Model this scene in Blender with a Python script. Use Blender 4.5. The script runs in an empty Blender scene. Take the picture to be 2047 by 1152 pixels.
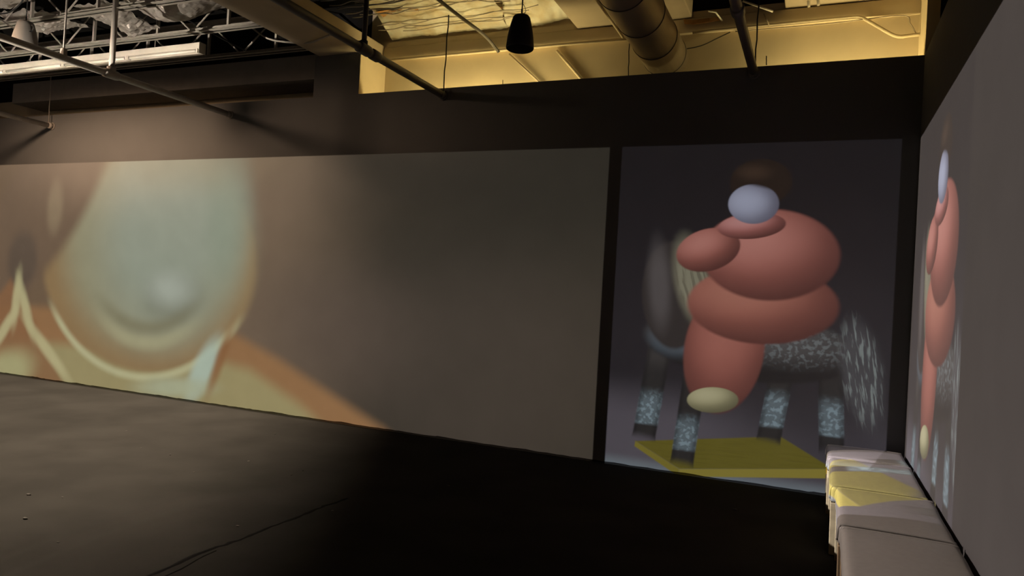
import bpy, bmesh, math, random
from mathutils import Vector, Matrix, noise
random.seed(4)
PI = math.pi
SC = bpy.context.scene
COL = SC.collection

# ------------------------------------------------------------------ camera
F_PX, YAW, PITCH, ROLL = 1431.194, 0.4022, 0.0111, 0.0576
EYE = Vector((0, 0, 1.6))
fw = Vector((-math.sin(YAW)*math.cos(PITCH), math.cos(YAW)*math.cos(PITCH), math.sin(PITCH)))
rt0 = Vector((math.cos(YAW), math.sin(YAW), 0)); up0 = rt0.cross(fw)
rt = rt0*math.cos(ROLL) + up0*math.sin(ROLL)
up = -rt0*math.sin(ROLL) + up0*math.cos(ROLL)
cd = bpy.data.cameras.new('camera'); cam = bpy.data.objects.new('camera', cd); COL.objects.link(cam)
cd.sensor_width = 36; cd.lens = F_PX/2047*36; cd.clip_start = .02; cd.clip_end = 200
M = Matrix((rt, up, -fw)).transposed().to_4x4(); M.translation = EYE
cam.matrix_world = M
SC.camera = cam

def at(px, py, axis, val):
    """world point seen at a photograph pixel, on the plane axis = val"""
    d = fw + rt*((px-1023.5)/F_PX) - up*((py-576)/F_PX)
    return EYE + d*((val-EYE[axis])/d[axis])

# ------------------------------------------------------------------ room measures
YB = 6.964      # face of the projection partition
YR = 7.49       # rear wall of the slot above it
XR = 0.753      # face of the right wall
ZT = 3.867      # top of the partitions
ZP = 3.15       # top of the projected pictures
FLOOR_ALB = 0.032
ALB = 0.13      # paint of the projection walls

# ------------------------------------------------------------------ view, world
SC.view_settings.view_transform = 'Standard'
SC.view_settings.look = 'None'
SC.view_settings.exposure = 0
SC.view_settings.gamma = 1
SC.view_settings.use_curve_mapping = False
w = bpy.data.worlds.new('world'); SC.world = w; w.use_nodes = True
w.node_tree.nodes['Background'].inputs[0].default_value = (0, 0, 0, 1)
w.node_tree.nodes['Background'].inputs[1].default_value = 0

def L(r, g, b):
    f = lambda c: (c/255/12.92) if c/255 <= .04045 else ((c/255+.055)/1.055)**2.4
    return (f(r), f(g), f(b), 1)

# ------------------------------------------------------------------ node helpers for the projector slides
class Slide:
    def __init__(s, nt): s.nt = nt; s.N = nt.nodes; s.K = nt.links
    def put(s, sock, v):
        if hasattr(v, 'is_linked') or isinstance(v, bpy.types.NodeSocket): s.K.new(v, sock)
        else: sock.default_value = v
    def math(s, op, a, b=0.0, c=None):
        n = s.N.new('ShaderNodeMath'); n.operation = op
        s.put(n.inputs[0], a); s.put(n.inputs[1], b)
        if c is not None: s.put(n.inputs[2], c)
        return n.outputs[0]
    def vec(s, op, a, b=None, scale=None):
        n = s.N.new('ShaderNodeVectorMath'); n.operation = op
        s.put(n.inputs[0], a)
        if b is not None: s.put(n.inputs[1], b)
        if scale is not None: s.put(n.inputs['Scale'], scale)
        return n.outputs['Value'] if op in ('LENGTH', 'DOT_PRODUCT') else n.outputs['Vector']
    def ramp(s, v, a, b, lo=0.0, hi=1.0, smooth=True):
        n = s.N.new('ShaderNodeMapRange'); n.clamp = True
        n.interpolation_type = 'SMOOTHSTEP' if smooth else 'LINEAR'
        s.put(n.inputs['Value'], v)
        n.inputs['From Min'].default_value = a; n.inputs['From Max'].default_value = b
        n.inputs['To Min'].default_value = lo; n.inputs['To Max'].default_value = hi
        return n.outputs['Result']
    def mix(s, fac, a, b, mode='MIX'):
        n = s.N.new('ShaderNodeMix'); n.data_type = 'RGBA'; n.blend_type = mode; n.clamp_factor = True
        s.put(n.inputs[0], fac); s.put(n.inputs[6], a); s.put(n.inputs[7], b)
        return n.outputs[2]
    def local(s, p, c, r, ang=0.0):
        n = s.N.new('ShaderNodeMapping'); n.vector_type = 'TEXTURE'
        s.K.new(p, n.inputs['Vector'])
        n.inputs['Location'].default_value = (c[0], c[1], 0)
        n.inputs['Rotation'].default_value = (0, 0, ang)
        n.inputs['Scale'].default_value = (r[0], r[1], 1)
        return n.outputs['Vector']
    def noise(s, p, scale, detail=3.0):
        n = s.N.new('ShaderNodeTexNoise'); s.K.new(p, n.inputs['Vector'])
        n.inputs['Scale'].default_value = scale; n.inputs['Detail'].default_value = detail
        return n.outputs['Fac']
    def xyz(s, p):
        n = s.N.new('ShaderNodeSeparateXYZ'); s.K.new(p, n.inputs[0]); return n.outputs
    def ell(s, p, c, r, ang=0, soft=.1):
        return s.ramp(s.vec('LENGTH', s.local(p, c, r, ang)), 1+soft, max(0.0, 1-soft))
    def arc(s, p, c, r, ang=0, wid=.06):     # an outline of an ellipse
        d = s.math('ABSOLUTE', s.math('SUBTRACT', s.vec('LENGTH', s.local(p, c, r, ang)), 1.0))
        return s.ramp(d, wid, 0)
    def box(s, p, c, r, ang=0, soft=.1):
        o = s.xyz(s.vec('ABSOLUTE', s.local(p, c, r, ang)))
        return s.ramp(s.math('MAXIMUM', o[0], o[1]), 1+soft, 1-soft)
    def poly(s, p, pts, soft=.01):           # a convex outline, points counter-clockwise
        acc = None
        for i in range(len(pts)):
            a = Vector(pts[i]); b = Vector(pts[(i+1) % len(pts)]); e = (b-a).normalized()
            n = (e.y, -e.x, 0)
            d = s.math('SUBTRACT', s.vec('DOT_PRODUCT', p, n), n[0]*a.x+n[1]*a.y)
            acc = d if acc is None else s.math('MAXIMUM', acc, d)
        return s.ramp(acc, soft, -soft)
    def times(s, a, b): return s.math('MULTIPLY', a, b)

def still_life_slide():
    """A plain picture of rounded stones on a dappled stool and a yellow board. p is in metres, x 0..2.47, y 0..3.15"""
    ng = bpy.data.node_groups.new('still_life_slide', 'ShaderNodeTree')
    ng.interface.new_socket('Point', in_out='INPUT', socket_type='NodeSocketVector')
    ng.interface.new_socket('Color', in_out='OUTPUT', socket_type='NodeSocketColor')
    s = Slide(ng)
    gi = ng.nodes.new('NodeGroupInput'); go = ng.nodes.new('NodeGroupOutput')
    p = gi.outputs[0]
    q = lambda px, py: (lambda v: (v.x+1.86, v.z))(at(px, py, 1, YB))
    y = s.xyz(p)[1]
    col = s.mix(s.ramp(y, 3.0, 1.0), L(27, 25, 28), L(40, 37, 41))
    col = s.mix(s.ramp(y, .95, .45), col, L(84, 79, 86))
    col = s.mix(s.times(s.ell(p, (2.0, .95), (.95, .75), 0, .6), .8), col, L(44, 41, 45))
    col = s.mix(s.times(s.ramp(y, .13, .0), .9), col, L(108, 116, 122))
    # yellow board
    a, b, c, d = q(1270, 882), q(1358, 938), q(1665, 938), q(1560, 873)
    col = s.mix(s.poly(p, [a, b, c, d]), col, L(98, 90, 34))
    col = s.mix(s.times(s.ramp(s.noise(s.local(p, (0, 0), (.8, .03)), 3.0), .45, .7), s.times(s.poly(p, [a, b, c, d]), .5)), col, L(82, 74, 28))
    a2, b2, c2 = q(1268, 892), q(1356, 953), q(1665, 957)
    col = s.mix(s.poly(p, [a2, b2, b, a], .008), col, L(118, 108, 44))
    col = s.mix(s.poly(p, [b2, c2, c, b], .008), col, L(132, 120, 52))
    dap = s.ramp(s.noise(p, 22.0, 4.0), .48, .6)
    # stool: legs, then the barrel seat
    for (x0, y0, x1, y1, wd) in ((1318, 700, 1287, 872, .11), (1392, 730, 1363, 925, .105), (1566, 730, 1536, 880, .10), (1660, 690, 1662, 900, .10)):
        t = Vector(q(x0, y0)); e = Vector(q(x1, y1)); m = (t+e)/2; v = e-t
        ang = math.atan2(v.y, v.x)+PI/2
        mk = s.box(p, m, (wd, v.length/2), ang, .12)
        lc = s.mix(s.ramp(y, t.y, t.y-.25), L(62, 59, 58), L(44, 42, 42))
        lo = s.times(s.ramp(y, e.y+.50, e.y+.33), s.ramp(y, e.y+.10, e.y+.14))
        lc = s.mix(s.times(lo, s.math('ADD', s.times(dap, .5), .5)), lc, L(118, 134, 142))
        col = s.mix(mk, col, lc)
        sh = s.ramp(s.math('ABSOLUTE', s.xyz(s.local(p, m, (wd, 1), ang))[0]), .45, 1.0)
        col = s.mix(s.times(s.times(mk, sh), .6), col, L(26, 25, 27))
    bc = q(1490, 690)
    mk = s.ell(p, bc, (.95, .33), -.05, .06)
    bcx = s.mix(s.ell(p, q(1490, 668), (.85, .2), -.05, .7), L(34, 32, 33), L(80, 78, 78))
    bcx = s.mix(s.times(s.ell(p, q(1350, 680), (.24, .14), 0, .6), .3), bcx, L(122, 138, 152))
    bcx = s.mix(s.times(s.times(s.ell(p, q(1590, 690), (.42, .17), 0, .6), dap), .4), bcx, L(128, 136, 138))
    col = s.mix(mk, col, bcx)
    # dark upright jar with a pale stripe, at the left of the board
    col = s.mix(s.ell(p, q(1345, 590), (.30, .52), .1, .06), col, L(52, 47, 46))
    col = s.mix(s.times(s.ell(p, q(1318, 570), (.10, .38), .1, .6), .5), col, L(104, 98, 98))
    col = s.mix(s.times(s.ell(p, q(1385, 560), (.16, .40), .25, .35), .9), col, L(132, 128, 108))
    col = s.mix(s.times(s.times(s.ell(p, q(1385, 560), (.16, .40), .25, .35), s.ramp(s.noise(s.local(p, (0, 0), (.12, 1.2), .25), 4.0), .45, .6)), .6), col, L(84, 78, 66))
    # pale plume at the right
    pl = s.ell(p, q(1722, 745), (.15, .43), .18, .35)
    col = s.mix(s.times(pl, .85), col, L(74, 73, 76))
    col = s.mix(s.times(s.times(pl, s.ramp(s.noise(s.local(p, (0, 0), (.10, .8), .18), 4.0), .5, .62)), .8), col, L(126, 134, 132))
    # salmon cushions, one on another
    def cushion(cp, r, ang, base, hi, lo, hs=(-.25, .35)):
        nonlocal col
        m = s.ell(p, cp, r, ang, .045)
        k = s.mix(s.ramp(s.vec('LENGTH', s.local(p, (cp[0]+hs[0]*r[0], cp[1]+hs[1]*r[1]), (r[0]*1.25, r[1]*1.25), ang)), 1.25, .25), lo, base)
        k = s.mix(s.times(s.ell(p, (cp[0]+hs[0]*r[0], cp[1]+hs[1]*r[1]), (r[0]*.6, r[1]*.5), ang, .9), .75), k, hi)
        col = s.mix(m, col, k)
    base, hi, lo = L(150, 90, 80), L(182, 124, 114), L(82, 48, 44)
    cushion(q(1446, 700), (.36, .60), -.12, L(142, 84, 74), L(164, 104, 92), lo, (0, .3))
    cushion(q(1520, 610), (.66, .36), .02, L(146, 88, 76), L(170, 114, 98), lo)
    cushion(q(1536, 510), (.60, .42), .0, base, hi, lo)
    cushion(q(1415, 500), (.30, .20), .3, base, hi, lo)
    cushion(q(1502, 452), (.30, .12), .1, L(160, 98, 92), L(190, 140, 136), lo)
    # pale pebbles, pale ball under a dark dome
    cushion(q(1424, 800), (.235, .12), .12, L(152, 146, 112), L(178, 172, 138), L(92, 88, 66))
    dm = q(1520, 366)
    col = s.mix(s.ell(p, dm, (.27, .22), 0, .06), col, L(38, 29, 24))
    cushion(q(1506, 408), (.225, .185), -.05, L(138, 140, 158), L(162, 166, 186), L(84, 82, 96), (-.3, .1))
    cap = s.times(s.ell(p, dm, (.27, .22), 0, .06), s.ramp(s.math('ADD', y, s.times(s.xyz(p)[0], .25)), q(1506, 376)[1]+.32, q(1506, 370)[1]+.345))
    col = s.mix(cap, col, L(38, 29, 24))
    col = s.mix(s.times(s.ell(p, q(1508, 345), (.12, .06), 0, .9), .5), col, L(74, 56, 44))
    s.K.new(col, go.inputs[0])
    return ng

def projector(name, loc, rot, dist, build):
    """A spot lamp that throws a slide squarely on a wall dist metres away."""
    ld = bpy.data.lights.new(name, 'SPOT'); o = bpy.data.objects.new(name, ld); COL.objects.link(o)
    o.location = loc; o.rotation_euler = rot
    ld.spot_size = math.radians(172); ld.spot_blend = 0; ld.shadow_soft_size = 0.0
    ld.energy = 4*PI*PI*dist*dist/ALB
    ld.use_nodes = True
    s = Slide(ld.node_tree)
    em = ld.node_tree.nodes['Emission']
    tc = s.N.new('ShaderNodeTexCoord')
    n = s.xyz(tc.outputs['Normal'])
    u = s.math('MULTIPLY', s.math('DIVIDE', n[0], n[2]), -1.0)
    v = s.math('MULTIPLY', s.math('DIVIDE', n[1], n[2]), -1.0)
    r2 = s.math('ADD', s.math('ADD', s.times(u, u), s.times(v, v)), 1.0)
    gain = s.math('POWER', r2, 1.5)
    col, mask = build(s, u, v)
    s.put(em.inputs['Color'], col)
    s.K.new(s.times(gain, mask), em.inputs['Strength'])
    return o

def comb(s, x, y):
    n = s.N.new('ShaderNodeCombineXYZ'); s.put(n.inputs[0], x); s.put(n.inputs[1], y); return n.outputs[0]

SLIDE = still_life_slide()

P1 = (-6.7, 1.4, 3.0); D1 = YB-P1[1]
def slide_left(s, u, v):
    X = s.math('MULTIPLY_ADD', u, D1, P1[0]); Z = s.math('MULTIPLY_ADD', v, D1, P1[2])
    p = comb(s, X, Z)
    q = lambda px, py: (lambda k: (k.x, k.z))(at(px, py, 1, YB))
    mask = s.times(s.times(s.ramp(X, -1.975, -1.99), s.ramp(X, -13.6, -13.5)), s.times(s.ramp(Z, ZP+.006, ZP-.006), s.ramp(Z, -.02, -.01)))
    # ground: brown grey, warmer to the left
    col = s.mix(s.ramp(X, -6.4, -4.2), L(116, 98, 80), L(58, 53, 45))
    col = s.mix(s.times(s.ell(p, (-3.3, .7), (1.6, 1.2), 0, .7), .75), col, L(76, 67, 59))
    col = s.mix(s.times(s.ell(p, (-5.3, 1.1), (1.0, .7), .0, .8), .6), col, L(98, 84, 74))
    col = s.mix(s.times(s.ramp(X, -6.0, -4.3), s.ramp(Z, 1.4, 3.1)), col, L(46, 43, 37))
    # brown drape at upper left
    col = s.mix(s.ramp(X, -8.6, -9.7), col, L(112, 92, 72))
    # orange folds along the lower edge, right hand slope and left
    col = s.mix(s.poly(p, [(-14, -.4), (-3.75, -.4), q(700, 800), q(560, 720), q(440, 640), (-14, 1.0)], .10), col, L(150, 112, 76))
    col = s.mix(s.poly(p, [(-14, -.5), (-4.6, -.5), q(600, 810), q(500, 740), q(430, 720), (-14, .5)], .12), col, L(158, 146, 104))
    # big pale rounded form with warm rim
    cc = q(285, 520)
    col = s.mix(s.ell(p, (cc[0]-.05, cc[1]+.02), (2.03, 1.52), -.12, .05), col, L(146, 120, 84))
    col = s.mix(s.ell(p, (cc[0]+.10, cc[1]+.20), (1.68, 1.40), -.10, .24), col, L(150, 146, 118))
    col = s.mix(s.times(s.ell(p, (cc[0]+.40, cc[1]+.40), (1.15, 1.25), -.2, .5), .9), col, L(150, 158, 142))
    # soft swellings on it
    col = s.mix(s.times(s.ell(p, q(345, 600), (.52, .30), 0, .5), .6), col, L(126, 128, 112))
    col = s.mix(s.times(s.ell(p, q(340, 578), (.36, .20), 0, .8), .9), col, L(170, 176, 162))
    col = s.mix(s.times(s.arc(p, q(300, 480), (1.35, 1.38), -.1, .13), s.times(s.ramp(Z, 1.25, .55), .8)), col, L(174, 170, 134))
    col = s.mix(s.times(s.arc(p, q(300, 480), (1.20, 1.18), -.1, .14), s.times(s.ramp(Z, 1.45, .9), .55)), col, L(120, 112, 82))
    col = s.mix(s.times(s.ell(p, q(455, 430), (.32, .75), 0, .7), .7), col, L(140, 152, 134))
    # pale bands below it, turned down to the floor
    col = s.mix(s.times(s.arc(p, q(285, 470), (2.10, 1.92), -.06, .05), s.times(s.ramp(Z, 1.25, .8), .95)), col, L(186, 182, 142))
    col = s.mix(s.times(s.ell(p, q(405, 740), (.16, .46), -.5, .5), .9), col, L(176, 192, 176))
    col = s.mix(s.times(s.ell(p, q(345, 775), (.60, .12), .1, .7), .9), col, L(172, 176, 146))
    col = s.mix(s.times(s.ell(p, q(440, 720), (.07, .42), -.35, .8), .9), col, L(142, 100, 64))
    # dark drape and its pale hems at the far left
    col = s.mix(s.ell(p, q(88, 400), (1.95, .82), .88, .16), col, L(112, 92, 74))
    col = s.mix(s.times(s.ell(p, q(45, 520), (.33, .42), 0, .3), .9), col, L(94, 80, 68))
    col = s.mix(s.times(s.poly(p, [q(-40, 900), q(170, 800), q(62, 625), q(28, 550), q(-40, 640)], .07), .85), col, L(140, 100, 68))
    for a, b in (((38, 555), (28, 640)), ((28, 625), (-10, 690)), ((40, 570), (62, 660)), ((58, 650), (130, 750))):
        a = Vector(q(*a)); b = Vector(q(*b)); d = b-a
        col = s.mix(s.times(s.ell(p, (a+b)/2, (.09, d.length*.62), math.atan2(d.y, d.x)+PI/2, .6), .9), col, L(186, 178, 134))
    col = s.mix(s.ell(p, q(10, 745), (.62, .30), .3, .5), col, L(170, 164, 120))
    # small pale pebble shapes
    col = s.mix(s.times(s.ell(p, q(110, 415), (.16, .36), 0, .5), .6), col, L(150, 132, 104))
    col = s.mix(s.times(s.ramp(X, -8.95, -8.3), s.times(s.ell(p, q(320, 330), (1.55, .30), 0, .9), .35)), col, L(132, 122, 90))
    g = s.noise(p, 90.0, 2.0)
    col = s.mix(.10, col, s.mix(g, (0, 0, 0, 1), (.5, .48, .42, 1)), 'SOFT_LIGHT')
    return col, s.times(mask, GAIN1)
GAIN1 = 0.82
projector('projector_left', P1, (PI/2, 0, 0), D1, slide_left)

P2 = (-0.6, 0.6, 3.0); D2 = YB-P2[1]
def slide_middle(s, u, v):
    X = s.math('MULTIPLY_ADD', u, D2, P2[0]); Z = s.math('MULTIPLY_ADD', v, D2, P2[2])
    g = s.N.new('ShaderNodeGroup'); g.node_tree = SLIDE
    s.K.new(comb(s, s.math('ADD', X, 1.86), Z), g.inputs[0])
    mask = s.times(s.times(s.ramp(X, -1.862, -1.845), s.ramp(X, .622, .605)), s.times(s.ramp(Z, ZP+.006, ZP-.006), s.ramp(Z, -.02, -.01)))
    return g.outputs[0], s.times(mask, 0.70)
projector('projector_middle', P2, (PI/2, 0, 0), D2, slide_middle)

P3 = (-4.6, 3.4, 3.0); D3 = XR-P3[0]
def slide_right(s, u, v):
    Y = s.math('MULTIPLY_ADD', u, -D3, P3[1]); Z = s.math('MULTIPLY_ADD', v, D3, P3[2])
    g = s.N.new('ShaderNodeGroup'); g.node_tree = SLIDE
    U = s.math('DIVIDE', s.math('SUBTRACT', 6.80, Y), 2.3/2.47)
    s.K.new(comb(s, U, Z), g.inputs[0])
    mask = s.times(s.times(s.ramp(Y, 1.0, 1.1), s.ramp(Y, 6.955, 6.94)), s.times(s.ramp(Z, ZP+.006, ZP-.006), s.ramp(Z, -.30, -.28)))
    pane = s.times(s.ramp(Y, 4.64, 4.67), s.ramp(Y, 6.90, 6.80))
    col = s.mix(pane, L(36, 33, 33), g.outputs[0])
    grey = s.mix(s.ramp(Z, 2.6, .4), L(61, 55, 51), L(67, 60, 56))
    col = s.mix(1.0, col, grey, 'ADD')
    return col, mask
projector('projector_right', P3, (PI/2, 0, -PI/2), D3, slide_right)

def spot(name, loc, target, energy, color, size, blend, radius):
    ld = bpy.data.lights.new(name, 'SPOT'); o = bpy.data.objects.new(name, ld); COL.objects.link(o)
    o.location = loc; ld.energy = energy; ld.color = color
    ld.spot_size = math.radians(size); ld.spot_blend = blend; ld.shadow_soft_size = radius
    o.rotation_euler = (Vector(target)-Vector(loc)).to_track_quat('-Z', 'Y').to_euler()
    return o
# stray light of the ceiling projector: a soft halo on the top of the wall
PH = (-8.85, 3.7, 4.30); DH = YB-PH[1]
def halo_wall(s, u, v):
    X = s.math('MULTIPLY_ADD', u, DH, PH[0]); Z = s.math('MULTIPLY_ADD', v, DH, PH[2])
    p = comb(s, X, Z)
    m1 = s.ramp(s.vec('LENGTH', s.local(p, (-9.0, 3.3), (3.1, 1.1))), 1.0, 0.0)
    m2 = s.ramp(s.vec('LENGTH', s.local(p, (-8.3, 3.2), (6.6, 2.0))), 1.0, 0.0)
    m = s.times(s.math('MULTIPLY_ADD', m1, .92, s.times(m2, .24)), s.ramp(Z, 4.25, 3.75))
    return L(124, 102, 82), m
ho = projector('halo_wall', PH, (PI/2, 0, 0), DH, halo_wall); ho.data.shadow_soft_size = .20
PF = (-6.6, 3.6, 3.6)  # added fill lamp, its fade drawn in, for light bounced onto the floor
def fill_floor(s, u, v):
    X = s.math('MULTIPLY_ADD', u, PF[2], PF[0]); Y = s.math('MULTIPLY_ADD', v, PF[2], PF[1])
    t = s.math('MULTIPLY_ADD', Y, .5, s.math('SUBTRACT', X, 1.6))
    m = s.times(s.ramp(t, -2.3, -5.2), s.times(s.ramp(X, -13.5, -8.0, .45, 1.0), s.ramp(Y, 1.8, 4.6, .40, 1.0)))
    return L(92, 83, 72), s.times(s.times(m, s.ramp(Y, YB, YB-.12)), ALB/FLOOR_ALB)
projector('fill_floor', PF, (0, 0, 0), PF[2], fill_floor)
# unseen fill lamp added to brighten the joists and foil at the left
PU = (-7.6, 3.4, 2.8); DU = 1.75
def fill_up(s, u, v):
    X = s.math('MULTIPLY_ADD', u, DU, PU[0]); Y = s.math('MULTIPLY_ADD', v, -DU, PU[1])
    m = s.times(s.times(s.ramp(X, -5.2, -6.4), s.ramp(X, -13, -11)), s.times(s.ramp(Y, 6.95, 6.80), s.ramp(Y, 3.4, 4.2)))
    return L(80, 75, 68), m
projector('fill_up', PU, (PI, 0, 0), DU, fill_up)
# warm strip hidden in the slot behind the partition
for (xa, xb) in ((-4.60, -2.70), (-.45, .70)):
    ad = bpy.data.lights.new('slot_strip', 'AREA'); ao = bpy.data.objects.new('slot_strip', ad); COL.objects.link(ao)
    ad.shape = 'RECTANGLE'; ad.size = xb-xa; ad.size_y = .20; ad.energy = 15.5*(xb-xa); ad.color = (1, .78, .33)
    ao.location = ((xa+xb)/2, 7.26, 3.45); ao.rotation_euler = (PI, 0, 0)

# ------------------------------------------------------------------ materials
def mat(name, col, rough=.8, metal=0., spec=.3, nz=0., nscale=8., bump=0., col2=None):
    m = bpy.data.materials.new(name); m.use_nodes = True; nt = m.node_tree
    b = nt.nodes['Principled BSDF']
    b.inputs['Roughness'].default_value = rough; b.inputs['Metallic'].default_value = metal
    b.inputs['Specular IOR Level'].default_value = spec
    tc = nt.nodes.new('ShaderNodeTexCoord'); n = nt.nodes.new('ShaderNodeTexNoise')
    n.inputs['Scale'].default_value = nscale; n.inputs['Detail'].default_value = 6
    nt.links.new(tc.outputs['Object'], n.inputs['Vector'])
    mx = nt.nodes.new('ShaderNodeMix'); mx.data_type = 'RGBA'
    c2 = col2 or tuple(max(0, c*(1-nz)) for c in col)
    mx.inputs[6].default_value = (*col, 1); mx.inputs[7].default_value = (*c2, 1)
    mr = nt.nodes.new('ShaderNodeMapRange'); mr.inputs['From Min'].default_value = .35; mr.inputs['From Max'].default_value = .65
    nt.links.new(n.outputs['Fac'], mr.inputs['Value']); nt.links.new(mr.outputs['Result'], mx.inputs[0])
    nt.links.new(mx.outputs[2], b.inputs['Base Color'])
    if bump:
        bp = nt.nodes.new('ShaderNodeBump'); bp.inputs['Strength'].default_value = bump; bp.inputs['Distance'].default_value = .01
        nt.links.new(n.outputs['Fac'], bp.inputs['Height']); nt.links.new(bp.outputs['Normal'], b.inputs['Normal'])
    return m
g = ALB
M_WALL = mat('wall_paint', (g, g, g), .95, spec=.05, nz=.05, nscale=3, bump=.05)
M_REAR = mat('beige_paint', (.62, .52, .36), .9, spec=.1, nz=.10, nscale=2.5, bump=.1)
M_GIRD = mat('girder_paint', (.42, .35, .26), .85, spec=.15, nz=.10, nscale=3, bump=.1)
M_FLOOR = mat('floor_concrete', (.035, .033, .030), .92, spec=.05, nz=.25, nscale=1.6, bump=.25)
M_BLACK = mat('dark_paint_and_shade', (.012, .011, .011), .95, spec=.05, nz=.2)  # left wall and floor joint; also painted shade on the upper rear wall
M_DECK = mat('deck_paint', (.015, .014, .013), .95, spec=.03, nz=.2)
M_BEAM = mat('grey_beam_paint', (.20, .185, .17), .9, spec=.1, nz=.1)
M_STEEL = mat('joist_primer', (.30, .275, .24), .7, spec=.3, nz=.2, nscale=12)
M_PIPE = mat('pipe_paint', (.34, .31, .28), .55, spec=.4, nz=.15, nscale=10)
M_DPIPE = mat('dark_pipe_paint', (.10, .092, .085), .5, spec=.4, nz=.15, nscale=10)
M_DUCT = mat('galvanised_duct', (.40, .34, .26), .42, metal=.75, spec=.4, nz=.12, nscale=4)
M_SEAM = mat('dark_duct_seam', (.05, .042, .032), .8, nz=.1)  # dark brown of the seam rings and one thin cable
M_SPK = mat('speaker_shell', (.020, .020, .021), .6, spec=.35, nz=.1)
M_GRILL = mat('speaker_grille', (.004, .004, .004), .8, spec=.1, nz=.1)
M_FIX = mat('fixture_enamel', (.62, .57, .48), .5, spec=.4, nz=.1, nscale=6)
M_TUBE = mat('lamp_tube_glass', (.78, .74, .64), .2, spec=.6, nz=.05)
M_FOIL = mat('foil_facing', (.74, .69, .64), .36, metal=.42, spec=.5, nz=.2, nscale=7, bump=.9)
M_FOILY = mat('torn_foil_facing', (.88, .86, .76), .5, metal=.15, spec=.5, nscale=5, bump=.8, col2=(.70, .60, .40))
M_KRAFT = mat('kraft_paper', (.50, .27, .10), .9, nz=.3, nscale=9)
M_WIRE = mat('bare_wire', (.55, .50, .42), .45, metal=.4, nz=.2)
M_CABLE = mat('black_cable', (.012, .012, .012), .6, nz=.1)
M_VINYL = mat('cream_vinyl', (.30, .288, .262), .5, spec=.3, nz=.06, nscale=30, bump=.05)
M_WOOD = mat('pale_wood', (.36, .265, .155), .6, spec=.3, nz=.25, nscale=14, bump=.1)

# ------------------------------------------------------------------ mesh helpers
def link(name, bm, m, parent=None, smooth=False):
    me = bpy.data.meshes.new(name); bm.normal_update(); bm.to_mesh(me); bm.free()
    o = bpy.data.objects.new(name, me); COL.objects.link(o)
    if m: me.materials.append(m)
    if smooth:
        for f in me.polygons: f.use_smooth = True
    if parent: o.parent = parent; o.matrix_parent_inverse = parent_inv(parent)
    return o
def parent_inv(p):
    T = Matrix.Translation(p.location) @ p.rotation_euler.to_matrix().to_4x4()
    return T.inverted()
def add_box(bm, a, b, bevel=0, seg=2):
    a = Vector(a); b = Vector(b)
    r = bmesh.ops.create_cube(bm, size=1)
    vs = r['verts']
    for v in vs: v.co = Vector([(a[i]+b[i])/2 + v.co[i]*(b[i]-a[i]) for i in range(3)])
    if bevel:
        es = list({e for v in vs for e in v.link_edges})
        bmesh.ops.bevel(bm, geom=es, offset=bevel, segments=seg, affect='EDGES', profile=.5)
def box(name, a, b, m, parent=None, bevel=0, seg=2):
    bm = bmesh.new(); add_box(bm, a, b, bevel, seg); return link(name, bm, m, parent, False)
def add_tube(bm, pts, r, n=10, cap=True):
    pts = [Vector(p) for p in pts]; rings = []
    ref = None
    for i, p in enumerate(pts):
        t = (pts[min(i+1, len(pts)-1)]-pts[max(i-1, 0)]).normalized()
        if ref is None:
            ref = t.orthogonal().normalized()
        ref = (ref - t*ref.dot(t)).normalized(); bi = t.cross(ref)
        rr = r[i] if isinstance(r, (list, tuple)) else r
        rings.append([bm.verts.new(p+(ref*math.cos(2*PI*k/n)+bi*math.sin(2*PI*k/n))*rr) for k in range(n)])
    for a, b in zip(rings, rings[1:]):
        for k in range(n): bm.faces.new((a[k], a[(k+1) % n], b[(k+1) % n], b[k]))
    if cap: bm.faces.new(rings[0][::-1]); bm.faces.new(rings[-1])
def tube(name, pts, r, m, parent=None, n=10):
    bm = bmesh.new(); add_tube(bm, pts, r, n); return link(name, bm, m, parent, True)
def lathe(name, prof, c, m, parent=None, n=40, axis='Z'):
    bm = bmesh.new(); rings = []
    for (r, h) in prof:
        ring = []
        for k in range(n):
            a = 2*PI*k/n
            if axis == 'Z': v = (c[0]+r*math.cos(a), c[1]+r*math.sin(a), c[2]+h)
            else: v = (c[0]+r*math.cos(a), c[1]+h, c[2]+r*math.sin(a))
            ring.append(bm.verts.new(v))
        rings.append(ring)
    for a, b in zip(rings, rings[1:]):
        for k in range(n): bm.faces.new((a[k], a[(k+1) % n], b[(k+1) % n], b[k]))
    bm.faces.new(rings[0]); bm.faces.new(rings[-1])
    bmesh.ops.recalc_face_normals(bm, faces=bm.faces)
    return link(name, bm, m, parent, True)
def smooth_path(pts, n=6):
    pts = [Vector(p) for p in pts]; out = []
    for i in range(len(pts)-1):
        a, b, c, d = pts[max(i-1, 0)], pts[i], pts[i+1], pts[min(i+2, len(pts)-1)]
        for k in range(n):
            t = k/n
            out.append(.5*((2*b)+(c-a)*t+(2*a-5*b+4*c-d)*t*t+(3*b-a-3*c+d)*t**3))
    out.append(pts[-1]); return out
def tag(o, label, cat, group=None):
    o['label'] = label; o['category'] = cat
    if group: o['group'] = group
    return o
def thing(name, label, cat, loc=(0, 0, 0), group=None):
    o = bpy.data.objects.new(name, None); COL.objects.link(o); o.location = loc; o.empty_display_size = .1
    return tag(o, label, cat, group)
def struct(o): o['kind'] = 'structure'; return o

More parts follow.
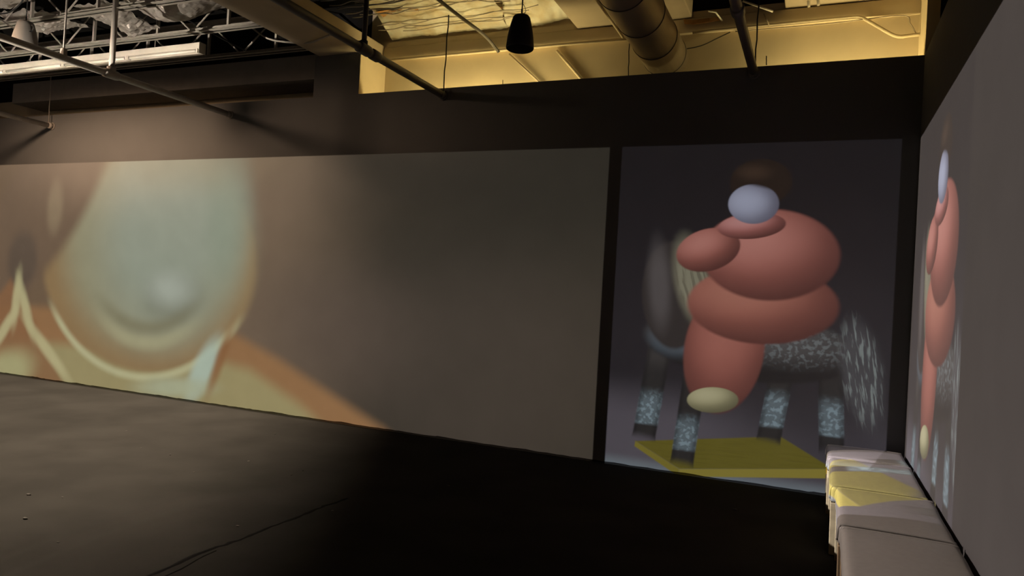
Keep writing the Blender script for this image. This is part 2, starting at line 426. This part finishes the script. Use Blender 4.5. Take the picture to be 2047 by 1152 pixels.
# ------------------------------------------------------------------ the room
floor = struct(box('floor', (-14.1, -3, -.1), (2.2, 7.6, 0), M_FLOOR))
wb = struct(box('wall_back', (-14, YB, 0), (XR, YB+.10, ZT), M_WALL))
wr = struct(box('wall_right', (XR, -3, 0), (XR+.10, YR, ZT), M_WALL))
struct(box('wall_rear', (-5.30, YR, 0), (XR+.10, YR+.1, 4.66), M_REAR))
struct(box('wall_rear', (-5.30, YR, 4.66), (-2.56, YR+.1, 5.1), M_REAR))
struct(box('wall_rear', (-2.56, YR, 4.66), (XR+.10, YR+.1, 5.1), M_DECK))  # black slab painted in for the unlit opening above the header
struct(box('wall_rear', (-14, YR, 0), (-5.30, YR+.1, 4.30), M_REAR))
struct(box('wall_rear', (-14, YR, 4.30), (-5.30, YR+.1, 5.1), M_BLACK))  # same wall in black, its unlit upper part put into the colour
struct(box('wall_left', (-14.1, -3, 0), (-14, YR+.1, 5.1), M_BLACK))
struct(box('ceiling', (-14.1, -3, 5.1), (2.2, 7.6, 5.2), M_DECK))
# pilaster under the first girder, and the post that closes the slot at the right
struct(box('pillar', (-5.72, YB-.001, ZT), (-5.30, YR, 4.36), M_WALL))
struct(box('pillar', (-5.30, YB-.001, ZT), (-5.067, YR, 4.36), M_WALL))
struct(box('wall_slot', (-5.072, YB+.002, 2.0), (-5.062, YR, 4.361), M_REAR))  # pilaster's lit side put in as beige; unseen foot stops light leaking left
struct(box('pillar', (XR, YB-.001, ZT), (XR+.10, YR, 5.1), M_REAR))
# dark beam in the left part of the slot
struct(box('trim_1', (-11.45, 7.0, 4.10), (-5.72, YR, 4.40), M_BEAM))
# header on the rear wall of the slot
struct(box('trim_2', (-5.067, 7.43, 4.42), (XR, YR, 4.565), M_REAR))
struct(box('trim_3', (-5.067, 7.445, 4.573), (XR, YR, 4.64), M_REAR))
# ragged black strip painting in the dark gap at the partition's foot
bm = bmesh.new(); x = -14; prev = None
while x < XR:
    h = .008+.012*max(0, noise.noise(Vector((x*3.1, 0, 0))))+random.random()*.006
    a, b = bm.verts.new((x, YB-.004, 0)), bm.verts.new((x, YB-.004, h))
    a2, b2 = bm.verts.new((x, YB, 0)), bm.verts.new((x, YB, h))
    if prev:
        bm.faces.new((prev[0], a, b, prev[1])); bm.faces.new((prev[1], b, b2, prev[3]))
    prev = (a, b, a2, b2); x += random.uniform(.03, .12)
struct(link('foot_gap_back', bm, M_BLACK))
# joint in the floor: two dark lips
def joint(pts, wdt):
    bm = bmesh.new(); pr = None
    for i, p in enumerate(pts):
        ww = wdt*(.6+.8*random.random())
        a, b, c = bm.verts.new((p[0]-ww, p[1], .0012)), bm.verts.new((p[0], p[1], .004)), bm.verts.new((p[0]+ww, p[1], .0012))
        if pr: bm.faces.new((pr[0], pr[1], b, a)); bm.faces.new((pr[1], pr[2], c, b))
        pr = (a, b, c)
    return link('joint', bm, M_BLACK, floor)
jp = [(-3.20+.05*noise.noise(Vector((0, t*.11, 3)))+.012*noise.noise(Vector((0, t*.9, 7))), 1.6+t*.05) for t in range(0, 60)]
joint(jp, .014)
joint([(x+.055+.02*math.sin(y*5), y) for x, y in jp[:34]], .006)
# grit on the floor
bm = bmesh.new()
for (px, py) in ((497, 923), (388, 945), (283, 896), (550, 868), (605, 942), (340, 910), (116, 1085), (475, 1053), (672, 990), (665, 1022), (57, 990), (125, 995), (50, 1038), (582, 950), (253, 862), (897, 972), (1470, 1020)):
    c = at(px, py, 2, 0); r = random.uniform(.006, .014)
    res = bmesh.ops.create_icosphere(bm, subdivisions=1, radius=r)
    for v in res['verts']: v.co = Vector((v.co.x*1.6, v.co.y, v.co.z*.5+r*.4))*random.uniform(.85, 1.1)+c
o = link('floor_grit', bm, mat('grit', (.10, .09, .08), .8, nz=.5)); o['kind'] = 'stuff'; o['label'] = 'small dark chips scattered on the concrete floor'; o['category'] = 'grit'

# ------------------------------------------------------------------ girders
def girder(x0, x1, z0, z1, m, label):
    t = thing('ceiling_girder', label, 'girder', ((x0+x1)/2, 4.2, z0))
    box('web', (x0, 1.0, z0), (x1, 7.44 if z0 > 4.5 else YR-.001, z1), m, t, .012)
    return t
girder(-5.68, -5.065, 4.362, 4.60, M_GIRD, 'broad grey boxed girder running overhead to the pilaster')
girder(-2.56, -1.32, 4.575, 4.95, M_GIRD, 'wide tan girder directly above the round duct')
girder(-.42, XR-.002, 4.575, 4.95, M_GIRD, 'tan girder over the right end of the lit slot')

# ------------------------------------------------------------------ open web joists at the left
def joist(y, label):
    z0, z1, xa, xb = 4.42, 4.90, -13.6, -5.70
    t = thing('open_web_joist', label, 'joist', (xa, y, z0), 'open web joists over the left bay')
    for s in (-1, 1):
        bm = bmesh.new(); add_box(bm, (xa, y+s*.012, z0), (xb, y+s*.018, z0+.05)); add_box(bm, (xa, y+s*.012, z0), (xb, y+s*.052, z0+.006))
        link('bottom_chord', bm, M_STEEL, t)
        bm = bmesh.new(); add_box(bm, (xa, y+s*.012, z1-.05), (xb, y+s*.018, z1)); add_box(bm, (xa, y+s*.012, z1-.006), (xb, y+s*.052, z1))
        link('top_chord', bm, M_STEEL, t)
    k = 0; x = xa+.2
    while x < xb-.7:
        tube('web_rod', [(x, y, z0+.02), (x+.55, y, z1-.02)], .011, M_STEEL, t, 6)
        tube('web_rod', [(x+.55, y, z1-.02), (x+1.1, y, z0+.02)], .011, M_STEEL, t, 6)
        box('web_post', (x+.535, y-.015, z0+.02), (x+.565, y+.015, z1-.02), M_STEEL, t)
        x += 1.1
joist(5.32, 'steel open web joist nearest the camera, crossed by both sprinkler pipes')
joist(6.09, 'steel open web joist just above the fluorescent strip light')
joist(6.86, 'steel open web joist closest to the projection wall')

# ------------------------------------------------------------------ foil insulation
def batt(name_label, group, x0, x1, y0, y1, zf, seed, m, amp=.06, nx=56, ny=26, crumple=1.0):
    bm = bmesh.new(); G = []
    for i in range(nx+1):
        row = []
        for j in range(ny+1):
            u, v = i/nx, j/ny
            x = x0+(x1-x0)*u; y = y0+(y1-y0)*v
            q = Vector((x*1.7, y*2.6, seed*7.3))
            f = noise.noise(q)*1.0 + (0.5-abs(noise.noise(q*2.1)))*.9*crumple + (0.4-abs(noise.noise(q*4.7+Vector((3, 1, 0)))))*.45*crumple
            e = min(u, 1-u, v, 1-v)
            f += crumple*.35*(.35-abs(noise.noise(q*9.5)))
            z = zf(u, v) + amp*f
            jx = .05*noise.noise(q*1.9+Vector((9, 0, 0))) if e < .02 else 0
            row.append(bm.verts.new((x+jx, y+.5*jx, z)))
        G.append(row)
    for i in range(nx):
        for j in range(ny): bm.faces.new((G[i][j], G[i+1][j], G[i+1][j+1], G[i][j+1]))
    bmesh.ops.solidify(bm, geom=list(bm.faces), thickness=.012)
    bmesh.ops.recalc_face_normals(bm, faces=bm.faces)
    o = link('foil_insulation_batt', bm, m, None, True)
    if m is M_FOIL:
        for f in o.data.polygons: f.use_smooth = False
    return tag(o, name_label, 'insulation', group)
GL = 'foil batts over the left bay'
sag = lambda z, s: (lambda u, v: z - s*math.sin(PI*u)*math.sin(PI*v) + .05*u)
batt('crumpled foil batt at the extreme upper left corner', GL, -8.95, -7.90, 4.62, 5.25, sag(4.62, .14), 1, M_FOIL, .075)
batt('foil batt sagging behind the near joist, left of the threaded rod', GL, -9.25, -8.50, 5.38, 6.04, sag(4.58, .14), 2, M_FOIL, .075)
batt('shiny bulging foil batt between the pipe drop and the grey girder', GL, -7.22, -6.15, 5.38, 6.04, sag(4.60, .24), 3, M_FOIL, .05, crumple=.7)
batt('foil batt before the near joist, by the top of the pipe drop', GL, -7.6, -6.4, 4.75, 5.27, sag(4.56, .12), 8, M_FOIL, .06)
batt('narrow foil scrap behind the upright pipe drop', GL, -7.75, -7.30, 5.33, 6.09, sag(4.46, .08), 9, M_FOIL, .08)
GR = 'foil batts over the lit slot'
drape = lambda za, zb: (lambda u, v: zb+(za-zb)*max(0, (v-.25)/.75)**1.6)
batt('yellow lit foil batt draped beside the first girder', GR, -4.97, -3.40, 6.55, 7.44, drape(4.66, 4.86), 11, M_FOILY, .035)
batt('yellow lit torn foil batt behind the pendant speaker', GR, -3.38, -2.60, 6.55, 7.44, drape(4.66, 4.88), 12, M_FOILY, .045)
# torn kraft paper
def scrap(pts, label):
    bm = bmesh.new(); vs = [bm.verts.new(p) for p in pts]; bm.faces.new(vs)
    bmesh.ops.subdivide_edges(bm, edges=list(bm.edges), cuts=3, use_grid_fill=True)
    for v in bm.verts: v.co += Vector((noise.noise(v.co*5), noise.noise(v.co*5+Vector((5, 0, 0))), noise.noise(v.co*5+Vector((0, 5, 0)))))*.03
    bmesh.ops.solidify(bm, geom=list(bm.faces), thickness=.004)
    tag(link('torn_paper_scrap', bm, M_KRAFT), label, 'insulation', 'torn kraft paper over the lit slot')
Zs = 4.83
S = lambda px, py, z=Zs: at(px, py, 2, z)
scrap([S(752, 22), S(835, 15), S(840, 24), S(770, 34)], 'orange kraft paper scrap right of the dark pipe drop')
scrap([S(845, 24), S(890, 8), S(893, 22), S(860, 30)], 'orange kraft paper scrap left of the dark flexible conduit')
scrap([S(965, 12), S(1090, 14), S(1085, 22), S(965, 20)], 'long orange kraft paper strip above the speaker')
scrap([at(1368, 47, 1, 7.40), at(1440, 40, 1, 7.40), at(1440, 34, 1, 7.41), at(1366, 38, 1, 7.41)], 'orange kraft paper edge along the dark ceiling opening right of the duct')
scrap([S(1075, 52), S(1108, 32), S(1120, 16), S(1122, 32), S(1098, 50)], 'curled orange kraft paper flap right of the speaker')

# support wires under the insulation
for i in range(12):
    y = 6.35+i*.085; xa, xb = -5.0+random.uniform(0, .5), -2.7-random.uniform(0, .4)
    zz = 4.70+.10*random.random() if y < 7.0 else 4.72-.04*random.random()
    pts = [(xa+(xb-xa)*t/9, y+.05*noise.noise(Vector((t*.9, i*3.3, 0))), zz+.05*noise.noise(Vector((t*.8, i*5.1, 2)))) for t in range(10)]
    tag(tube('insulation_wire', smooth_path(pts, 3), random.uniform(.0045, .008), M_WIRE, None, 5),
        'thin wavy support wire strung under the yellow lit foil', 'wire', 'support wires under the lit foil')
for i in range(6):
    y = 6.0+i*.14
    pts = [(-5.02+.75*t/5, y+.04*noise.noise(Vector((t*1.3, i*2.1, 9))), 4.62+.03*i*.3+.05*noise.noise(Vector((t*1.1, i*4, 5)))) for t in range(6)]
    tag(tube('insulation_wire', smooth_path(pts, 3), .006, M_WIRE, None, 5), 'short loose wire poking out above the grey girder', 'wire', 'loose wires above the girder')

# ------------------------------------------------------------------ sprinkler pipes
def pipe(x, z, r, m, label, y0=1.0, drops=(), rods=(), collars=()):
    t = thing('sprinkler_pipe', label, 'pipe', (x, y0, z), 'sprinkler pipes')
    tube('pipe_run', [(x, y0, z), (x, YB-.05, z)], r, m, t, 14)
    tube('end_cap', [(x, YB-.07, z), (x, YB-.012, z)], r*1.22, m, t, 14)
    tube('wall_flange', [(x, YB-.014, z), (x, YB-.001, z)], r*1.5, m, t, 14)
    for (y, zt, rr) in drops:
        d = tube('drop_pipe', [(x, y, z), (x, y, zt)], rr, m, t, 12)
        tube('tee_fitting', [(x, y-.085, z), (x, y-.06, z), (x, y+.06, z), (x, y+.085, z)], [r*1.22, r*1.35, r*1.35, r*1.22], m, t, 14)
        tube('tee_fitting', [(x, y, z), (x, y, z+.075)], rr*1.5, m, t, 12)
        tube('coupling', [(x, y, zt-.09), (x, y, zt-.02)], rr*1.45, m, d, 12)
    for (y, zt) in rods:
        tube('threaded_rod', [(x, y, z+r), (x, y, zt)], .010, m, t, 8)
        box('hanger_clamp', (x-.03, y-.02, z+r*.4), (x+.03, y+.02, z+r+.06), m, t, .006)
    for y in collars:
        tube('coupling', [(x, y-.06, z), (x, y-.045, z), (x, y+.045, z), (x, y+.06, z)], [r*1.15, r*1.32, r*1.32, r*1.15], m, t, 14)
    return t
yB = at(127, 108, 0, -7.02).y
pipe(-10.43, 3.70, .036, M_PIPE, 'grey sprinkler pipe lowest at the left edge, ending by a hanging wire')
pipe(-7.02, 3.712, .036, M_PIPE, 'grey sprinkler pipe crossing the fluorescent strip, with one upright drop', drops=((5.277, 4.66, .030),), rods=((yB, 4.9),))
pipe(-3.93, 3.785, .040, M_DPIPE, 'dark sprinkler pipe ending at the left end of the lit slot', drops=((5.443, 4.40, .024),), collars=(5.62,))
pipe(-.638, 3.805, .040, M_DPIPE, 'dark sprinkler pipe right of the round duct', collars=(5.45,))

# hanging wires
def wire(a, b, label, r=.005, m=None):
    n = 7; a = Vector(a); b = Vector(b)
    pts = [a.lerp(b, k/n)+Vector((.006*min(1, (a-b).length)*math.sin(k*2.1), 0, 0)) for k in range(n+1)]
    return tag(tube('hanger_wire', pts, r, m or M_CABLE, None, 6), label, 'wire')
wire(at(104, 120, 1, 6.90), at(97, 249, 1, 6.90), 'thin hanger wire over the end of the leftmost pipe', .006, M_STEEL)
wire(at(897, 30, 1, 6.92), at(886, 187, 1, 6.92), 'thin dark hanger wire beside the end of the left dark pipe', .007)
wire(at(1258, 82, 1, 7.385), at(1256, 156, 1, 7.385), 'thin short hanger wire left of the round duct', .006)
wire(at(1517, 0, 1, 6.9), at(1509, 138, 1, 6.9), 'thin dark hanger wire beside the right dark pipe', .007)
wire(at(1532, 112, 1, 7.02), at(1532, 130, 1, 7.02), 'short wire stub on the partition right of the dark pipe', .005)
wire(at(1005, 160, 1, 7.02), at(1005, 173, 1, 7.02), 'tiny wire stub on the partition under the speaker', .004)

# ------------------------------------------------------------------ fluorescent strip
yf = 6.40
e0 = at(398, 84, 1, yf); e1 = at(401, 104, 1, yf)
zt_, zb_ = e0.z, e1.z; xe = e0.x
t = thing('fluorescent_fixture', 'long cream fluorescent strip light hung below the joists', 'light fixture', (xe-2.4, yf, zb_))
xl = xe-4.9
hh = zt_-zb_
box('housing', (xl, yf, zb_+hh*.40), (xe, yf+.10, zt_), M_FIX, t, .004)
bm = bmesh.new(); add_box(bm, (xl, yf+.045, zb_), (xe, yf+.10, zb_+hh*.40), .003)
link('reflector', bm, M_FIX, t)
box('end_plate', (xe, yf+.0, zb_-.004), (xe+.006, yf+.104, zt_+.004), M_FIX, t, .002)
for k in range(4):
    xa = xe-.03-k*1.22; xb = xa-1.19
    lt = tube('lamp_tube', [(xb, yf+.018, zb_+hh*.22), (xa, yf+.018, zb_+hh*.22)], .016, M_TUBE, t, 12)
    for xx in (xa-.02, xb+.02): tube('end_cap', [(xx-.012, yf+.018, zb_+hh*.22), (xx+.012, yf+.018, zb_+hh*.22)], .0168, M_STEEL, lt, 12)
    for xx in (xa, xb):
        box('lamp_holder', (xx-.012, yf-.004, zb_+.0), (xx+.012, yf+.05, zb_+hh*.46), M_FIX, t, .004)
for xx in (xe-.8, xe-3.2):
    tube('suspension_rod', [(xx, yf+.05, zt_), (xx, yf+.05, 4.9)], .005, M_STEEL, t, 6)

# ------------------------------------------------------------------ round duct
DX, DZ, DR = -1.56, 4.17, .22
t = thing('round_duct', 'round spiral seamed duct running overhead into the lit slot', 'duct', (DX, 2.5, DZ))
lathe('duct_shell', [(DR, 0), (DR, YR-.02-1.5)], (DX, 1.5, DZ), M_DUCT, t, 64, 'Y')
for y in (4.4, 5.0, 5.6, 6.2, 6.8, 7.3):
    lathe('seam_ring', [(DR-.002, -.006), (DR+.005, -.004), (DR+.005, .004), (DR-.002, .006)], (DX, y, DZ), M_SEAM, t, 64, 'Y')
tube('hanger_strap', [(DX+DR*.9, 6.0, DZ+.1), (DX+DR*.9, 6.0, 4.575)], .006, M_STEEL, t, 6)

# ------------------------------------------------------------------ pendant speaker
def pendant(name, label, cat, c, rb, h, shell, inner, cable_m, top):
    t = thing(name, label, cat, c)
    prof = [(rb*.97, 0), (rb, h*.03), (rb*.985, h*.12), (rb*.93, h*.34), (rb*.83, h*.58), (rb*.70, h*.80), (rb*.62, h*.92), (rb*.52, h*.975), (rb*.30, h)]
    sh = lathe('shell', prof, c, shell, t, 48)
    lathe('grille', [(rb*.90, -.006), (rb*.97, .002)], c, inner, sh, 48)
    tube('eye_bolt', [(c[0], c[1], c[2]+h), (c[0], c[1], c[2]+h+.05)], .008, cable_m, t, 8)
    pts = smooth_path([(c[0]+.012, c[1], c[2]+h-.005), (c[0]+.035, c[1], c[2]+h+.03), (c[0]+.02, c[1], c[2]+h+.075), (c[0], c[1], c[2]+h+.10)], 5)
    tube('safety_loop', pts, .003, M_WIRE, t, 6)
    tube('cable', [(c[0], c[1], c[2]+h+.04), (c[0]+.005, c[1], (c[2]+h+top)/2), (c[0], c[1], top)], .006, cable_m, t, 8)
    return t
b0 = at(1039, 98, 1, 5.5)
pendant('pendant_speaker', 'black bell shaped pendant speaker hung before the lit slot', 'speaker', (b0.x, 5.5, b0.z), .118, .285, M_SPK, M_GRILL, M_CABLE, 5.1)
b1 = at(49, 92, 1, 5.0)
pendant('pendant_lamp', 'pale grey bell shaped pendant hung behind the sprinkler pipe at upper left', 'lamp', (b1.x, 5.0, b1.z), .125, .27, M_BEAM, M_SPK, M_CABLE, 5.1)

# ------------------------------------------------------------------ conduits and cables of the slot
def run(name, pts, r, m, label, cat, n=8, sm=0):
    return tag(tube(name, smooth_path(pts, sm) if sm else pts, r, m, None, n), label, cat)
yc = 7.405
run('conduit', [(-5.05, yc, 4.40), (-1.9, yc, 4.405)], .016, M_REAR, 'tan conduit along the slot wall from pilaster to duct', 'conduit')
run('conduit', smooth_path([(-1.3, yc, 4.405), (-.4, yc, 4.415), (.10, yc, 4.42), (.24, yc, 4.415), (.32, yc, 4.37), (.50, yc, 4.24), (.58, yc, 4.20), (.66, yc, 4.20), (XR, yc, 4.205)], 4), .017, M_REAR, 'tan conduit bending down beside the right end of the slot', 'conduit')
run('conduit', [(-2.03, 3.0, 4.42), (-2.03, yc-.02, 4.42)], .014, M_REAR, 'straight conduit running beside the left flank of the duct', 'conduit')
run('flexible_conduit', smooth_path([(-3.54, 4.5, 4.45), (-3.52, 6.2, 4.44), (-3.50, 7.0, 4.45), (-3.50, 7.35, 4.41), (-3.48, yc, 4.38)], 5), .018, M_DPIPE, 'dark flexible conduit running back to the slot wall left of the speaker', 'conduit')
d0, d1 = at(1018, 108, 1, 7.47), at(1090, 176, 1, 7.47)
run('conduit', [d0, d1], .010, M_GIRD, 'thin slanting conduit on the slot wall below the speaker', 'conduit')
d0, d1 = at(1113, 101, 1, 7.47), at(1172, 170, 1, 7.47)
run('conduit', [d0, d1], .016, M_REAR, 'broad slanting conduit on the slot wall right of the speaker', 'conduit')
run('cable', smooth_path([at(1358, 100, 1, 7.46), at(1400, 92, 1, 7.46), at(1435, 76, 1, 7.46), at(1460, 64, 1, 7.46)], 5), .006, M_SEAM, 'thin cable sagging from the conduit towards the duct', 'cable')
run('cable', smooth_path([at(1470, 63, 1, 7.40), at(1660, 47, 1, 7.40), at(1800, 31, 1, 7.40), at(1820, 48, 1, 7.40), at(1833, 70, 1, 7.40)], 5), .006, M_GIRD, 'thin cable following the right conduit to the corner of the slot', 'cable')
run('cable', [at(1527, 27, 1, 7.38), at(1538, 52, 1, 7.38)], .006, M_GIRD, 'short cable dropping over the header right of the dark pipe', 'cable')
run('metal_strap', [at(1485, 2, 1, 7.0), at(1520, 14, 1, 7.0), at(1545, 23, 1, 7.0)], .010, M_TUBE, 'white metal strap slanting across the dark ceiling opening', 'strap')
run('metal_strap', [at(1416, 22, 1, 7.3), at(1431, 25, 1, 7.36), at(1444, 42, 1, 7.425)], .009, M_TUBE, 'bent white strap in the dark opening right of the duct', 'strap')
run('pipe_stub', [at(1615, -20, 1, 7.3), at(1617, 14, 1, 7.3)], .014, M_WIRE, 'left one of the two short metal stubs at the top right', 'pipe')
run('pipe_stub', [at(1634, -20, 1, 7.3), at(1636, 11, 1, 7.3)], .014, M_WIRE, 'right one of the two short metal stubs at the top right', 'pipe')
run('cable', smooth_path([at(500, 50, 1, 6.80), at(512, 62, 1, 6.80), at(545, 80, 1, 6.80), at(610, 86, 1, 6.55), at(640, 78, 1, 6.35), at(668, 66, 1, 6.2)], 5), .012, M_STEEL, 'grey cable looping under the grey girder from the joists', 'cable')
run('cable', smooth_path([at(-10, 28, 1, 5.0), at(20, 24, 1, 5.0), at(45, 2, 1, 5.0), at(48, -20, 1, 5.0)], 5), .008, M_CABLE, 'upper black cable looping across the corner foil', 'cable')
run('cable', smooth_path([at(-10, 30, 1, 4.9), at(25, 55, 1, 4.9), at(50, 63, 1, 4.95), at(64, 62, 1, 5.0), at(67, 52, 1, 5.0), at(56, 50, 1, 5.0)], 5), .008, M_CABLE, 'lower black cable drooping to the pale pendant', 'cable')
run('cable', smooth_path([at(270, -10, 1, 5.6), at(315, 12, 1, 5.7), at(380, 42, 1, 6.0), at(420, 64, 1, 6.3), at(490, 101, 1, 6.75)], 4), .010, M_CABLE, 'black cable slanting from the bright foil to the far joist', 'cable')

# ------------------------------------------------------------------ benches
def bench(y0, y1, x0, x1, rz, label):
    c = Vector(((x0+x1)/2, (y0+y1)/2, 0)); w2, l2 = (x1-x0)/2, (y1-y0)/2
    t = thing('padded_bench', label, 'bench', c, 'padded benches along the right wall')
    zc, zt = .345, .465
    bm = bmesh.new(); h2 = (zt-zc)/2; R = .034; lo = Vector((c.x, c.y, (zc+zt)/2))
    bmesh.ops.create_cube(bm, size=2)
    bmesh.ops.subdivide_edges(bm, edges=list(bm.edges), cuts=17, use_grid_fill=True)
    half = Vector((w2, l2, h2))
    for v in bm.verts:
        q = Vector([math.copysign(abs(v.co[i])**.55, v.co[i])*half[i] for i in range(3)])     # finer towards the edges
        core = Vector([max(-half[i]+R, min(half[i]-R, q[i])) for i in range(3)])
        d = q-core
        if d.length > 1e-6: q = core+d.normalized()*R
        u, k = q.x/w2, q.y/l2
        if v.co.z > .99: q.z += .014*max(0, 1-u*u)*max(0, 1-k**4)
        q.x += .004*noise.noise((q+lo)*5)*abs(u); q.z += .0025*noise.noise((q+lo)*9)
        v.co = q+lo
    cu = link('cushion', bm, M_VINYL, t, True)
    for sg in (-1, 1):                                   # piped seams over both ends
        yy = c.y+sg*(l2-.020); zz = zt-.004
        pts = [(c.x-w2+.002, yy, zc+.03), (c.x-w2+.004, yy, zt-.04), (c.x-w2+.014, yy, zt-.013), (c.x-w2+.04, yy, zz)]
        pts += [(c.x, yy, zz+.003)]+[(2*c.x-p[0], p[1], p[2]) for p in pts[::-1]]
        tube('piping', smooth_path(pts, 3), .008, M_VINYL, cu, 8)
    # wooden frame and legs
    bm = bmesh.new(); k = .022
    add_box(bm, (c.x-w2+.012, c.y-l2+.03, zc-.05), (c.x-w2+.012+k, c.y+l2-.03, zc))
    add_box(bm, (c.x+w2-.03-k, c.y-l2+.03, zc-.05), (c.x+w2-.03, c.y+l2-.03, zc))
    add_box(bm, (c.x-w2+.012+k, c.y-l2+.03, zc-.05), (c.x+w2-.03-k, c.y-l2+.03+k, zc))
    add_box(bm, (c.x-w2+.012+k, c.y+l2-.03-k, zc-.05), (c.x+w2-.03-k, c.y+l2-.03, zc))
    link('frame', bm, M_WOOD, t)
    for sx in (-1, 1):
        for sy in (-1, 1):
            lx = c.x+sx*(w2-.036); ly = c.y+sy*(l2-.045)
            bm = bmesh.new(); add_box(bm, (lx-.030, ly-.030, 0), (lx+.030, ly+.030, zc), .004, 1)
            for v in bm.verts:
                f = 1-.22*(1-min(1, v.co.z/zc)); v.co.x = lx+(v.co.x-lx)*f; v.co.y = ly+(v.co.y-ly)*f
            link('leg', bm, M_WOOD, t)
    t.rotation_euler.z = rz
    return t
bench(6.30, 6.88, .140, .728, 0, 'short padded bench in the corner, lit with pale light')
bench(5.25, 6.28, .150, .728, math.radians(-.6), 'padded bench second from the corner, crossed by yellow light')
bench(4.305, 5.225, .172, .738, math.radians(-.8), 'padded bench third from the corner, half pale and half brown')
bench(3.23, 4.285, .172, .725, math.radians(-.8), 'padded bench nearest the camera, plain brown cushion')
